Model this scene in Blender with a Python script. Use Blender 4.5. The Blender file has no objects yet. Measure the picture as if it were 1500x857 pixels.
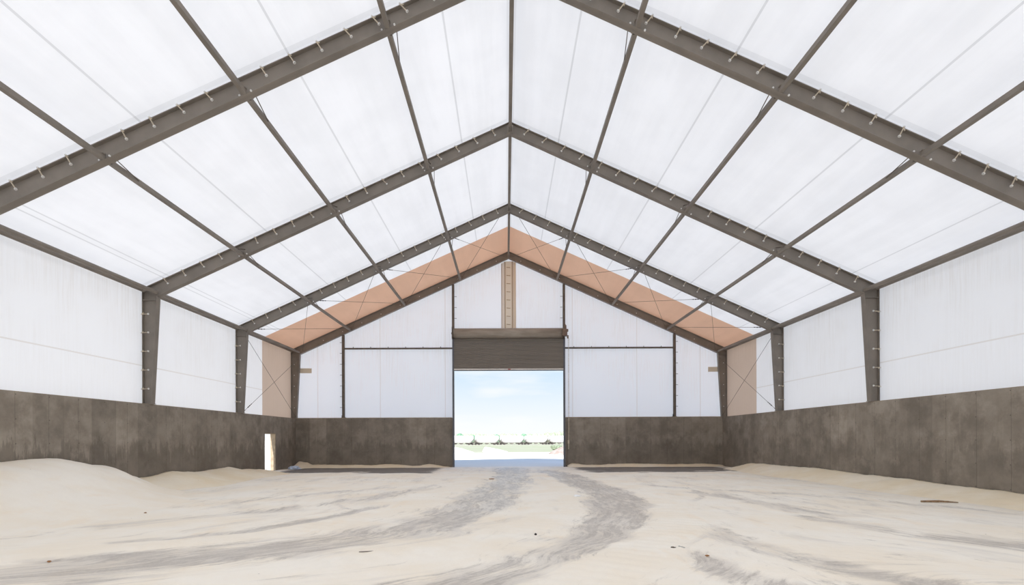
import bpy, bmesh, math, random
from mathutils import Vector, Matrix, noise
random.seed(7)
S = bpy.context.scene
C = S.collection

# ------------------------------------------------------------------ camera
cd = bpy.data.cameras.new('camera'); cam = bpy.data.objects.new('camera', cd); C.objects.link(cam)
cd.sensor_width = 36.0; cd.lens = 767/1500*36
cd.shift_y = 214.5/1500; cd.shift_x = 8.5/1500
cd.clip_end = 3000
ROLL = 0.0037
cam.matrix_world = Matrix.Translation((-0.17, 0, 1.6)) @ Matrix.Rotation(math.pi/2, 4, 'X') @ Matrix.Rotation(-ROLL, 4, 'Z')
S.camera = cam
S.view_settings.view_transform = 'Standard'; S.view_settings.look = 'None'
S.view_settings.gamma = 1.0; S.view_settings.use_curve_mapping = False
S.view_settings.exposure = 0.0
S.cycles.max_bounces = 12; S.cycles.diffuse_bounces = 7; S.cycles.transmission_bounces = 6

# ------------------------------------------------------------------ light
sl = bpy.data.lights.new('sun', 'SUN'); sl.energy = 8.7; sl.angle = 0.0093; sl.color = (1, .965, .92)
sun = bpy.data.objects.new('sun', sl); C.objects.link(sun)
sun.location = (0, -30, 60)
sun.rotation_euler = Vector((0.10, 0.72, -0.70)).to_track_quat('-Z', 'Y').to_euler()

w = bpy.data.worlds.new('sky'); S.world = w; w.use_nodes = True
nt = w.node_tree; nt.nodes.clear()
def N(t, typ, **kw):
    n = t.nodes.new(typ)
    for k, v in kw.items(): setattr(n, k, v)
    return n
o = N(nt, 'ShaderNodeOutputWorld'); bg = N(nt, 'ShaderNodeBackground')
tc = N(nt, 'ShaderNodeTexCoord'); sx = N(nt, 'ShaderNodeSeparateXYZ')
nt.links.new(tc.outputs['Generated'], sx.inputs[0])
rp = N(nt, 'ShaderNodeValToRGB')
cr = rp.color_ramp
cr.elements[0].position = 0.0; cr.elements[0].color = (.97, .99, 1.0, 1)
cr.elements[1].position = 1.0; cr.elements[1].color = (.30, .46, .86, 1)
for p, c in ((.03, (.93, .97, 1.0)), (.07, (.82, .91, .99)), (.13, (.65, .82, .975)), (.35, (.48, .68, .96))):
    e = cr.elements.new(p); e.color = (*c, 1)
nt.links.new(sx.outputs[2], rp.inputs[0])
mp = N(nt, 'ShaderNodeMapping'); mp.inputs['Scale'].default_value = (3, 3, 14)
ns = N(nt, 'ShaderNodeTexNoise'); ns.inputs['Scale'].default_value = 2.2; ns.inputs['Detail'].default_value = 5
nt.links.new(tc.outputs['Generated'], mp.inputs[0]); nt.links.new(mp.outputs[0], ns.inputs['Vector'])
mr = N(nt, 'ShaderNodeMapRange'); mr.inputs[1].default_value = .5; mr.inputs[2].default_value = .75; mr.inputs[4].default_value = .6
nt.links.new(ns.outputs[0], mr.inputs[0])
mx = N(nt, 'ShaderNodeMixRGB'); mx.inputs[2].default_value = (1, 1, 1, 1)
nt.links.new(mr.outputs[0], mx.inputs[0]); nt.links.new(rp.outputs[0], mx.inputs[1])
nt.links.new(mx.outputs[0], bg.inputs[0]); bg.inputs[1].default_value = 1.02
nt.links.new(bg.outputs[0], o.inputs[0])

# ------------------------------------------------------------------ dimensions
W = 12.45; ZE = 6.75; ZR = 12.34; SL = (ZR-ZE)/W
WI = 12.2; ZC = 2.81; YG = 29.95; B = 6.1; YB = YG-7*B
FR = [YG-k*B for k in range(5)]      # frames, the gable one first
def zroof(x): return ZR-SL*abs(x)

# ------------------------------------------------------------------ material helpers
class NT:
    def __init__(s, name):
        s.m = bpy.data.materials.new(name); s.m.use_nodes = True
        s.t = s.m.node_tree; s.t.nodes.clear()
        s.out = s.n('ShaderNodeOutputMaterial')
        s.geo = s.n('ShaderNodeNewGeometry'); s.sep = s.n('ShaderNodeSeparateXYZ')
        s.l(s.geo.outputs['Position'], s.sep.inputs[0])
        s.x, s.y, s.z = s.sep.outputs[0], s.sep.outputs[1], s.sep.outputs[2]
    def n(s, typ, **kw): return N(s.t, typ, **kw)
    def l(s, a, b): s.t.links.new(a, b)
    def inp(s, sock, v):
        if isinstance(v, (int, float)): sock.default_value = v
        elif isinstance(v, tuple): sock.default_value = (*v, 1) if len(v) == 3 else v
        else: s.l(v, sock)
    def math(s, op, a, b=0.0, c=None, clamp=False):
        n = s.n('ShaderNodeMath', operation=op, use_clamp=clamp)
        s.inp(n.inputs[0], a); s.inp(n.inputs[1], b)
        if c is not None: s.inp(n.inputs[2], c)
        return n.outputs[0]
    def mix(s, f, a, b, mode='MIX'):
        n = s.n('ShaderNodeMixRGB', blend_type=mode)
        s.inp(n.inputs[0], f); s.inp(n.inputs[1], a); s.inp(n.inputs[2], b)
        return n.outputs[0]
    def vec(s, x, y, z):
        n = s.n('ShaderNodeCombineXYZ')
        for i, v in enumerate((x, y, z)): s.inp(n.inputs[i], v)
        return n.outputs[0]
    def noise(s, vec, scale, detail=4, rough=.55, dist=0):
        n = s.n('ShaderNodeTexNoise')
        s.l(vec, n.inputs['Vector']); n.inputs['Scale'].default_value = scale
        n.inputs['Detail'].default_value = detail; n.inputs['Roughness'].default_value = rough
        n.inputs['Distortion'].default_value = dist
        return n.outputs[0]
    def ramp(s, v, a, b, lo=0.0, hi=1.0):
        n = s.n('ShaderNodeMapRange'); n.interpolation_type = 'SMOOTHSTEP'
        s.inp(n.inputs[0], v); n.inputs[1].default_value = a; n.inputs[2].default_value = b
        n.inputs[3].default_value = lo; n.inputs[4].default_value = hi
        return n.outputs[0]
    def line(s, v, at, half):                         # 1 inside |v-at|<half
        return s.math('LESS_THAN', s.math('ABSOLUTE', s.math('SUBTRACT', v, at)), half)
    def principled(s, col, rough=.6, metal=0.0, bump=None, bs=.3, bd=.02, spec=.5):
        p = s.n('ShaderNodeBsdfPrincipled')
        s.inp(p.inputs['Base Color'], col); s.inp(p.inputs['Roughness'], rough); p.inputs['Metallic'].default_value = metal
        p.inputs['Specular IOR Level'].default_value = spec
        if bump is not None:
            b = s.n('ShaderNodeBump'); b.inputs['Strength'].default_value = bs; b.inputs['Distance'].default_value = bd
            s.l(bump, b.inputs['Height']); s.l(b.outputs[0], p.inputs['Normal'])
        s.l(p.outputs[0], s.out.inputs[0]); return s.m
    def fabric(s, refl, trans):
        d = s.n('ShaderNodeBsdfDiffuse'); t = s.n('ShaderNodeBsdfTranslucent'); a = s.n('ShaderNodeAddShader')
        s.inp(d.inputs[0], refl); s.inp(t.inputs[0], trans)
        s.l(d.outputs[0], a.inputs[0]); s.l(t.outputs[0], a.inputs[1]); s.l(a.outputs[0], s.out.inputs[0]); return s.m

def simple(name, col, rough=.6, metal=0.0, var=.12, scale=6.0, spec=.5):
    t = NT(name); f = t.ramp(t.noise(t.geo.outputs['Position'], scale, 5), .3, .7)
    c2 = tuple(c*(1-var) for c in col); c1 = tuple(min(1, c*(1+var)) for c in col)
    return t.principled(t.mix(f, c2, c1), rough, metal, spec=spec)

TS = (.243, .244, .246)
def roof_fabric(name, refl, trans, seams=True):
    t = NT(name)
    ax = t.math('ABSOLUTE', t.x)
    n1 = t.noise(t.vec(t.math('MULTIPLY', t.x, 1.6), t.math('MULTIPLY', t.y, .12), t.z), 1.0, 5, .6)
    n2 = t.noise(t.geo.outputs['Position'], .8, 4)
    f = t.math('ADD', t.math('MULTIPLY', n1, .6), t.math('MULTIPLY', n2, .4))
    k = t.ramp(f, .35, .65, .955, 1.03)
    if seams:
        m = t.line(ax, 1.63, .022)
        for a in (4.955, 8.25): m = t.math('MAXIMUM', m, t.line(ax, a, .022))
        m = t.math('MAXIMUM', m, t.line(ax, 11.57, .018))
        m = t.math('MAXIMUM', m, t.line(t.x, -11.73, .018))
        k = t.math('MULTIPLY', k, t.math('SUBTRACT', 1.0, t.math('MULTIPLY', m, .20)))
    # doubled cloth in the pocket along each frame and under the ridge
        pk = t.line(ax, 0, .12)
        for yy in FR: pk = t.math('MAXIMUM', pk, t.line(t.y, yy-.17, .07))
        k = t.math('MULTIPLY', k, t.math('SUBTRACT', 1.0, t.math('MULTIPLY', pk, .10)))
    return t.fabric(t.mix(1.0, refl, t.vec(k, k, k), 'MULTIPLY'), t.mix(1.0, trans, t.vec(k, k, k), 'MULTIPLY'))

def wall_fabric(name, refl, trans, axis, seams, hseam=None, dirt=1.0):
    t = NT(name); u = t.y if axis == 'y' else t.x
    st = t.noise(t.vec(t.math('MULTIPLY', u, 13.0), 0.0, t.math('MULTIPLY', t.z, .55)), 1.0, 5, .7)
    bl = t.noise(t.vec(t.math('MULTIPLY', u, .5), 3.0, t.math('MULTIPLY', t.z, .5)), 1.0, 3)
    f = t.math('MULTIPLY', t.ramp(st, .33, .78), t.ramp(bl, .30, .6))
    up = t.ramp(t.z, 3.0, 6.5, .35, 1.0) if axis == 'y' else t.ramp(t.z, 3, 7, .6, 1.0)
    f = t.math('ADD', t.math('MULTIPLY', t.math('MULTIPLY', f, up), .26*dirt), t.math('MULTIPLY', up, .07))
    m = None
    for a, hw in seams:
        q = t.line(u, a, hw); m = q if m is None else t.math('MAXIMUM', m, q)
    if hseam:
        q = t.line(t.z, hseam, .02); m = q if m is None else t.math('MAXIMUM', m, q)
    if m is not None: f = t.math('MAXIMUM', f, t.math('MULTIPLY', m, .38))
    tint = t.mix(f, (1, 1, 1), (.62, .53, .42))
    return t.fabric(t.mix(1.0, refl, tint, 'MULTIPLY'), t.mix(1.0, trans, tint, 'MULTIPLY'))

def concrete(name, axis, seed, dampk=.42, blotk=.35):
    t = NT(name); u = t.y if axis == 'y' else t.x
    P = t.vec(u, seed, t.z)
    base = t.noise(P, 1.3, 8, .65)
    col = t.mix(t.ramp(base, .3, .7), (.205, .176, .145), (.31, .272, .226))
    blot = t.noise(t.vec(t.math('MULTIPLY', u, .9), seed+4, t.math('MULTIPLY', t.z, .8)), 1.2, 6, .7)
    col = t.mix(t.math('MULTIPLY', t.ramp(blot, .50, .66), blotk), col, (.42, .37, .31))
    # each form panel took its own tone
    pid = t.math('FLOOR', t.math('DIVIDE', u, .95))
    wn = t.n('ShaderNodeTexWhiteNoise', noise_dimensions='1D'); t.l(t.math('ADD', pid, seed), wn.inputs['W'])
    tone = t.math('MULTIPLY_ADD', wn.outputs['Value'], .26, .87)
    col = t.mix(1.0, col, t.vec(tone, tone, tone), 'MULTIPLY')
    # vertical water streaks
    st = t.noise(t.vec(t.math('MULTIPLY', u, 5.0), seed, t.math('MULTIPLY', t.z, .35)), 1.0, 6, .7)
    col = t.mix(t.math('MULTIPLY', t.ramp(st, .56, .78), .30), col, (.47, .415, .345))
    # damp stain creeping up from the ground, ragged upper edge
    edge = t.noise(t.vec(t.math('MULTIPLY', u, 2.6), seed+9, t.math('MULTIPLY', t.z, .5)), 1.0, 6, .75)
    h = t.math('ADD', t.z, t.math('MULTIPLY', t.math('SUBTRACT', edge, .5), -3.4))
    damp = t.ramp(h, 1.25, 1.5, 1.0, 0.0)
    col = t.mix(t.math('MULTIPLY', damp, dampk), col, (.115, .097, .078))
    # seams and tie holes
    fr = t.math('FRACT', t.math('DIVIDE', u, .95))
    seam = t.math('LESS_THAN', t.math('ABSOLUTE', t.math('SUBTRACT', fr, .5)), .006)
    seam = t.math('MULTIPLY', seam, t.math('GREATER_THAN', wn.outputs['Value'], .12))
    col = t.mix(t.math('MULTIPLY', seam, .5), col, (.09, .075, .062))
    fz = t.math('SUBTRACT', t.math('FRACT', t.math('DIVIDE', t.z, .61)), .5)
    du = t.math('MULTIPLY', t.math('SUBTRACT', fr, .52), .95); dz = t.math('MULTIPLY', fz, .61)
    r = t.math('SQRT', t.math('ADD', t.math('MULTIPLY', du, du), t.math('MULTIPLY', dz, dz)))
    col = t.mix(t.math('MULTIPLY', t.math('LESS_THAN', r, .016), .5), col, (.04, .035, .03))
    bm = t.noise(P, 9, 6, .6)
    return t.principled(col, .92, 0, bm, .35, .015, spec=.2)

M = {}
M['roof'] = roof_fabric('white translucent roof fabric', (.56, .56, .56), TS)
M['roof_tan'] = roof_fabric('tan translucent roof fabric', (.60, .43, .33), (.135, .079, .052), False)
M['wall_l'] = wall_fabric('white translucent wall fabric', (.56, .56, .56), (.315, .315, .317), 'y', [(-20.3, .012)], 4.13)
M['wall_tan'] = wall_fabric('tan translucent wall fabric', (.50, .42, .355), (.165, .127, .10), 'y', [], None, .8)
M['gable'] = wall_fabric('white translucent gable fabric', (.60, .60, .61), (.45, .448, .455), 'x',
                         [(-11.0, .03), (-7.4, .025), (-3.66, .03), (3.66, .03), (7.36, .025), (11.0, .03)])
M['steel'] = simple('grey brown galvanised steel', (.235, .207, .178), .55, 0.0, .10, 1.5, .35)
M['steel_dark'] = simple('dark brown steel tube', (.135, .112, .092), .6, 0, .15, 4, .3)
M['bolt'] = simple('bare zinc bolt head', (.75, .74, .72), .4, 0, .05)
M['rodtan'] = simple('dusty tension bolt', (.55, .47, .36), .6, 0, .15)
M['cable'] = simple('thin steel cable', (.10, .085, .07), .5)
M['curtain'] = None
M['wood'] = simple('raw timber', (.34, .27, .185), .8, 0, .2, 5)
M['white_edge'] = simple('pale aluminium bar', (.75, .72, .68), .5, 0, .05)
M['black'] = simple('blackened rubber', (.03, .028, .025), .7, 0, .2)
M['con_l'] = concrete('stained concrete left', 'y', 2.0)
M['con_r'] = concrete('stained concrete right', 'y', 17.0, .24, .5)
M['con_g'] = concrete('stained concrete gable', 'x', 31.0, .34, .3)

t = NT('ribbed brown door slats')
rb = t.math('FRACT', t.math('DIVIDE', t.z, .0925))
rr = t.ramp(t.math('ABSOLUTE', t.math('SUBTRACT', rb, .5)), .30, .5)
dust = t.noise(t.vec(t.math('MULTIPLY', t.x, .5), 1.0, t.math('MULTIPLY', t.z, 5)), 1.0, 5)
M['curtain'] = t.principled(t.mix(t.ramp(dust, .35, .7), (.185, .163, .140), (.205, .182, .157)), .6, 0, None, spec=.3)
t = NT('ribbed brown door coil')
M['coil'] = t.principled(t.mix(t.ramp(t.noise(t.vec(t.math('MULTIPLY', t.x, .6), t.y, t.math('MULTIPLY', t.z, 4)), 1.5, 5), .35, .7), (.30, .26, .215), (.40, .35, .295)), .6, spec=.3)

def sand_mat(name, bare_attr, yellow=False):
    t = NT(name)
    P = t.geo.outputs['Position']
    big = t.noise(P, .55, 5, .6)
    col = t.mix(t.ramp(big, .35, .65), ((.915, .83, .70) if not yellow else (.86, .74, .55)), ((.94, .885, .79) if not yellow else (.91, .82, .67)))
    warm = t.noise(t.vec(t.math('MULTIPLY', t.x, 1.2), t.math('MULTIPLY', t.y, .5), t.z), 1.3, 4, .6)
    col = t.mix(t.math('MULTIPLY', t.ramp(warm, .55, .72), .35), col, (.90, .75, .56))
    if bare_attr:
        a = t.n('ShaderNodeAttribute'); a.attribute_name = 'bare'
        b = t.n('ShaderNodeAttribute'); b.attribute_name = 'dark'
        fl = t.n('ShaderNodeAttribute'); fl.attribute_name = 'flow'
        fs = t.n('ShaderNodeSeparateXYZ'); t.l(fl.outputs['Vector'], fs.inputs[0])
        s1 = t.noise(t.vec(t.math('MULTIPLY', fs.outputs[0], 2.6), t.math('MULTIPLY', fs.outputs[1], .55), 0.0), 1.0, 8, .72, .4)
        s2 = t.noise(t.vec(t.math('MULTIPLY', fs.outputs[0], 9), t.math('MULTIPLY', fs.outputs[1], 2.2), 5.0), 1.0, 7, .75, .3)
        s = t.math('ADD', t.math('MULTIPLY', s1, .62), t.math('MULTIPLY', s2, .38))
        s = t.math('MULTIPLY_ADD', t.math('SUBTRACT', s, .5), 1.7, .5)
        th = t.math('ADD', s, t.math('MULTIPLY', a.outputs['Fac'], .20))
        f = t.ramp(th, .57, .80)
        fine = t.noise(P, 22, 6, .75)
        f = t.math('MULTIPLY', f, t.ramp(fine, .25, .62, .5, 1.0))
        grey = t.mix(t.ramp(s2, .4, .65), (.52, .475, .43), (.35, .31, .275))
        lo_ = t.noise(t.vec(t.math('MULTIPLY', fs.outputs[0], 1.5), t.math('MULTIPLY', fs.outputs[1], .5), 3.0), 1.0, 7, .68, .5)
        wide = t.ramp(t.math('ADD', lo_, t.math('MULTIPLY', a.outputs['Fac'], .20)), .50, .74)
        col = t.mix(t.math('MULTIPLY', wide, .56), col, (.62, .565, .505))
        col = t.mix(t.math('MULTIPLY', f, .72), col, grey)
        dk = t.math('ADD', t.noise(t.vec(t.math('MULTIPLY', t.x, .55), t.math('MULTIPLY', t.y, 2.4), 2.0), 1.6, 8, .82), t.math('MULTIPLY', b.outputs['Fac'], .58))
        col = t.mix(t.math('MULTIPLY', t.ramp(dk, .84, .98), .88), col, (.115, .10, .095))
        # thin scrape marks
        sc = t.noise(t.vec(t.math('MULTIPLY', fs.outputs[0], 16), t.math('MULTIPLY', fs.outputs[1], 1.6), 9.0), 1.0, 6, .8)
        col = t.mix(t.math('MULTIPLY', t.ramp(sc, .62, .78), .38), col, (.33, .30, .27))
    # scattered dark crumbs
    v = t.n('ShaderNodeTexVoronoi'); v.inputs['Scale'].default_value = 2.3; t.l(P, v.inputs['Vector'])
    vs = t.n('ShaderNodeSeparateColor'); t.l(v.outputs['Color'], vs.inputs[0])
    crumb = t.math('MULTIPLY', t.math('LESS_THAN', v.outputs['Distance'], .028), t.math('GREATER_THAN', vs.outputs[0], .7))
    col = t.mix(t.math('MULTIPLY', crumb, .75), col, (.16, .11, .07))
    bmp = t.math('ADD', t.noise(P, 3.0, 7, .65), t.math('MULTIPLY', t.noise(P, 30, 5, .7), .18))
    return t.principled(col, .95 if not bare_attr else t.mix(wide, (.75, .75, .75), (.42, .42, .42)), 0, bmp, .32, .06, spec=.1 if not bare_attr else .35)
M['floor'] = sand_mat('sandy scraped floor', True)
M['sand'] = sand_mat('pale heaped sand', False)
M['sand_y'] = sand_mat('yellowish heaped sand', False, True)

# ------------------------------------------------------------------ mesh helpers
def tag(o, label=None, cat=None, group=None, kind=None):
    if label: o['label'] = label
    if cat: o['category'] = cat
    if group: o['group'] = group
    if kind: o['kind'] = kind
    return o
def obj(name, bm, mats, parent=None, smooth=False, fix=True):
    if fix: bmesh.ops.recalc_face_normals(bm, faces=bm.faces)
    me = bpy.data.meshes.new(name); bm.to_mesh(me); bm.free()
    for m in (mats if isinstance(mats, (list, tuple)) else [mats]): me.materials.append(m)
    if smooth:
        for p in me.polygons: p.use_smooth = True
    ob = bpy.data.objects.new(name, me); C.objects.link(ob)
    if parent:
        ob.parent = parent
        L = Matrix.Identity(4); q = parent
        while q: L = Matrix.LocRotScale(q.location, q.rotation_euler, None) @ L; q = q.parent
        if parent.type == 'EMPTY' or True:
            me.transform(L.inverted())
    return ob
def thing(name, label, cat, loc=(0, 0, 0), group=None):
    e = bpy.data.objects.new(name, None); C.objects.link(e); e.location = loc; e.empty_display_size = .2
    return tag(e, label, cat, group)
def hexa(bm, v, mi=0):                               # eight corners, bottom ring then top ring
    vs = [bm.verts.new(p) for p in v]
    for f in ((0,1,2,3), (7,6,5,4), (0,4,5,1), (1,5,6,2), (2,6,7,3), (3,7,4,0)):
        bm.faces.new([vs[i] for i in f]).material_index = mi
def box(bm, x0, x1, y0, y1, z0, z1, mi=0):
    hexa(bm, [(x0,y0,z0),(x1,y0,z0),(x1,y1,z0),(x0,y1,z0),(x0,y0,z1),(x1,y0,z1),(x1,y1,z1),(x0,y1,z1)], mi)
def quadY(bm, pts, y0, y1, mi=0):                     # XZ quad extruded along Y
    hexa(bm, [(x,y0,z) for x,z in pts]+[(x,y1,z) for x,z in pts], mi)
def tube(bm, a, b, r, n=8, r2=None, mi=0, cap=True):
    a = Vector(a); b = Vector(b); d = (b-a).normalized(); r2 = r if r2 is None else r2
    u = d.orthogonal().normalized()
    if abs(d.z) < .9: u = d.cross(Vector((0,0,1))).normalized()
    v = d.cross(u)
    R = []
    for p, q in ((a, r), (b, r2)):
        R.append([bm.verts.new(p+(u*math.cos((i+.5)*2*math.pi/n)+v*math.sin((i+.5)*2*math.pi/n))*q) for i in range(n)])
    for i in range(n):
        bm.faces.new((R[0][i], R[0][(i+1) % n], R[1][(i+1) % n], R[1][i])).material_index = mi
    if cap:
        bm.faces.new(R[0][::-1]).material_index = mi; bm.faces.new(R[1]).material_index = mi
def sheet(bm, pts, mi=0):
    bm.faces.new([bm.verts.new(p) for p in pts]).material_index = mi

# ------------------------------------------------------------------ shell: roof and wall fabric
YT = 26.46                                           # where the white cloth turns tan
O = .02
def slopes(bm, y0, y1):
    for s in (-1, 1):
        sheet(bm, [(0, y0, ZR+O), (0, y1, ZR+O), (s*(W+.05), y1, zroof(W+.05)+O), (s*(W+.05), y0, zroof(W+.05)+O)])
bm = bmesh.new(); slopes(bm, YB, YT)
tag(obj('ceiling', bm, M['roof'], fix=False), kind='structure')
bm = bmesh.new(); slopes(bm, YT, YG+.22)
tag(obj('ceiling', bm, M['roof_tan'], fix=False), kind='structure')
for s, nm in ((-1, 'wall_left'), (1, 'wall_right')):
    X = s*(W+.04)
    bm = bmesh.new(); sheet(bm, [(X, YB, ZC-.12), (X, YT, ZC-.12), (X, YT, ZE+.0), (X, YB, ZE+.0)])
    tag(obj(nm, bm, M['wall_l'], fix=False), kind='structure')
    bm = bmesh.new(); sheet(bm, [(X, YT, ZC-.12), (X, YG+.22, ZC-.12), (X, YG+.22, ZE), (X, YT, ZE)])
    tag(obj(nm, bm, M['wall_tan'], fix=False), kind='structure')

# gable fabric (door hole between the jamb posts, 3.22 half width, up to 7.55)
YF = YG+.17
DX0, DX1 = -3.12, 3.10; ZD = 7.6
bm = bmesh.new()
def zt(x): return zroof(x)+.0
for xs in ([-W-.03, DX0-.05], [DX1+.05, W+.03]):
    sheet(bm, [(xs[0], YF, ZC-.1), (xs[1], YF, ZC-.1), (xs[1], YF, zt(xs[1])), (xs[0], YF, zt(xs[0]))])
sheet(bm, [(DX0-.05, YF, ZD-.2), (DX1+.05, YF, ZD-.2), (DX1+.05, YF, zt(DX1+.05)), (0, YF, zt(0)), (DX0-.05, YF, zt(DX0-.05))])
tag(obj('wall_back', bm, M['gable'], fix=False), kind='structure')
# front gable, behind the camera
bm = bmesh.new()
sheet(bm, [(-W-.03, YB, ZC), (W+.03, YB, ZC), (W+.03, YB, ZE), (0, YB, ZR), (-W-.03, YB, ZE)])
tag(obj('wall_front', bm, M['gable'], fix=False), kind='structure')

# concrete push walls
DY0, DY1, DZ = 26.08, 27.33, 1.93                    # personnel door in the left wall
YC = YG-.03
bm = bmesh.new()
box(bm, -W, -WI, YB, DY0, -.4, ZC); box(bm, -W, -WI, DY1, YC+.25, -.4, ZC); box(bm, -W, -WI, DY0, DY1, DZ, ZC)
tag(obj('wall_left', bm, M['con_l']), kind='structure')
bm = bmesh.new(); box(bm, WI, W, YB, YC+.25, -.4, ZC)
tag(obj('wall_right', bm, M['con_r']), kind='structure')
bm = bmesh.new(); box(bm, -WI, DX0-.1, YC, YC+.25, -.4, ZC); box(bm, DX1+.1, WI, YC, YC+.25, -.4, ZC)
tag(obj('wall_back', bm, M['con_g']), kind='structure')
bm = bmesh.new(); box(bm, -WI, WI, YB-.25, YB, -.4, ZC)
tag(obj('wall_front', bm, M['con_g']), kind='structure')
# dusty timber sills on top of the concrete, under the cloth
n = 0
for s in (-1, 1):
    bm = bmesh.new()
    e = sorted((s*(WI+.01), s*(W-.01)))
    ys = [YB]+sorted(FR)+[YG]
    box(bm, e[0], e[1], YB, YG, ZC, ZC+.012)
    n += 1; tag(obj('trim_%d' % n, bm, M['wood']), kind='structure')
for a, b in ((-WI+.0, DX0-.15), (DX1+.15, WI)):
    bm = bmesh.new(); box(bm, a, b, YC+.01, YC+.24, ZC+.0, ZC+.03)
    n += 1; tag(obj('trim_%d' % n, bm, M['wood']), kind='structure')
# timber frame lining the personnel door opening
bm = bmesh.new()
box(bm, -W-.01, -WI-.005, DY1-.05, DY1, 0, DZ); box(bm, -W-.01, -WI-.005, DY0, DY0+.03, 0, DZ)
box(bm, -W-.01, -WI-.005, DY0+.03, DY1-.05, DZ-.03, DZ)
tag(obj('door_1', bm, M['wood']), kind='structure')

# ------------------------------------------------------------------ portal frames
RI0 = ZR-.035; INK = (11.93, 6.47); INZ = ZR-.42     # inner ridge height and inner knee point
def rafter_in(x): return INZ+(INK[1]-INZ)*x/INK[0]
def rafter_out(x): return RI0-SL*x
PX = [2.76, 5.925, 9.045]                            # purlin lines
OUT = W-.015
bolt_mesh = {}
def tension_bolt_mesh():
    bm = bmesh.new()
    tube(bm, (0, 0, .02), (0, -.015, -.215), .014, 6, mi=0)
    tube(bm, (0, -.017, -.212), (0, -.019, -.235), .032, 8, mi=1)
    tube(bm, (0, .0, .035), (0, .0, .005), .026, 8, mi=1)
    hexa(bm, [(-.012,-.012,-.02),(.045,-.03,-.07),(.045,-.02,-.07),(-.012,.008,-.02),(-.012,-.012,.01),(.045,-.03,-.045),(.045,-.02,-.045),(-.012,.008,.01)], 0)
    me = bpy.data.meshes.new('tension_bolt'); bmesh.ops.recalc_face_normals(bm, faces=bm.faces); bm.to_mesh(me); bm.free()
    me.materials.append(M['rodtan']); me.materials.append(M['bolt']); return me
TB = tension_bolt_mesh()
def plain_bolt_mesh():
    bm = bmesh.new(); tube(bm, (0, 0, 0), (0, -.03, 0), .022, 6)
    me = bpy.data.meshes.new('bolt'); bmesh.ops.recalc_face_normals(bm, faces=bm.faces); bm.to_mesh(me); bm.free()
    me.materials.append(M['bolt']); return me
PB = plain_bolt_mesh()
def put(name, me, parent, mat):
    o = bpy.data.objects.new(name, me); C.objects.link(o); o.parent = parent
    o.matrix_local = mat; return o

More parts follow.
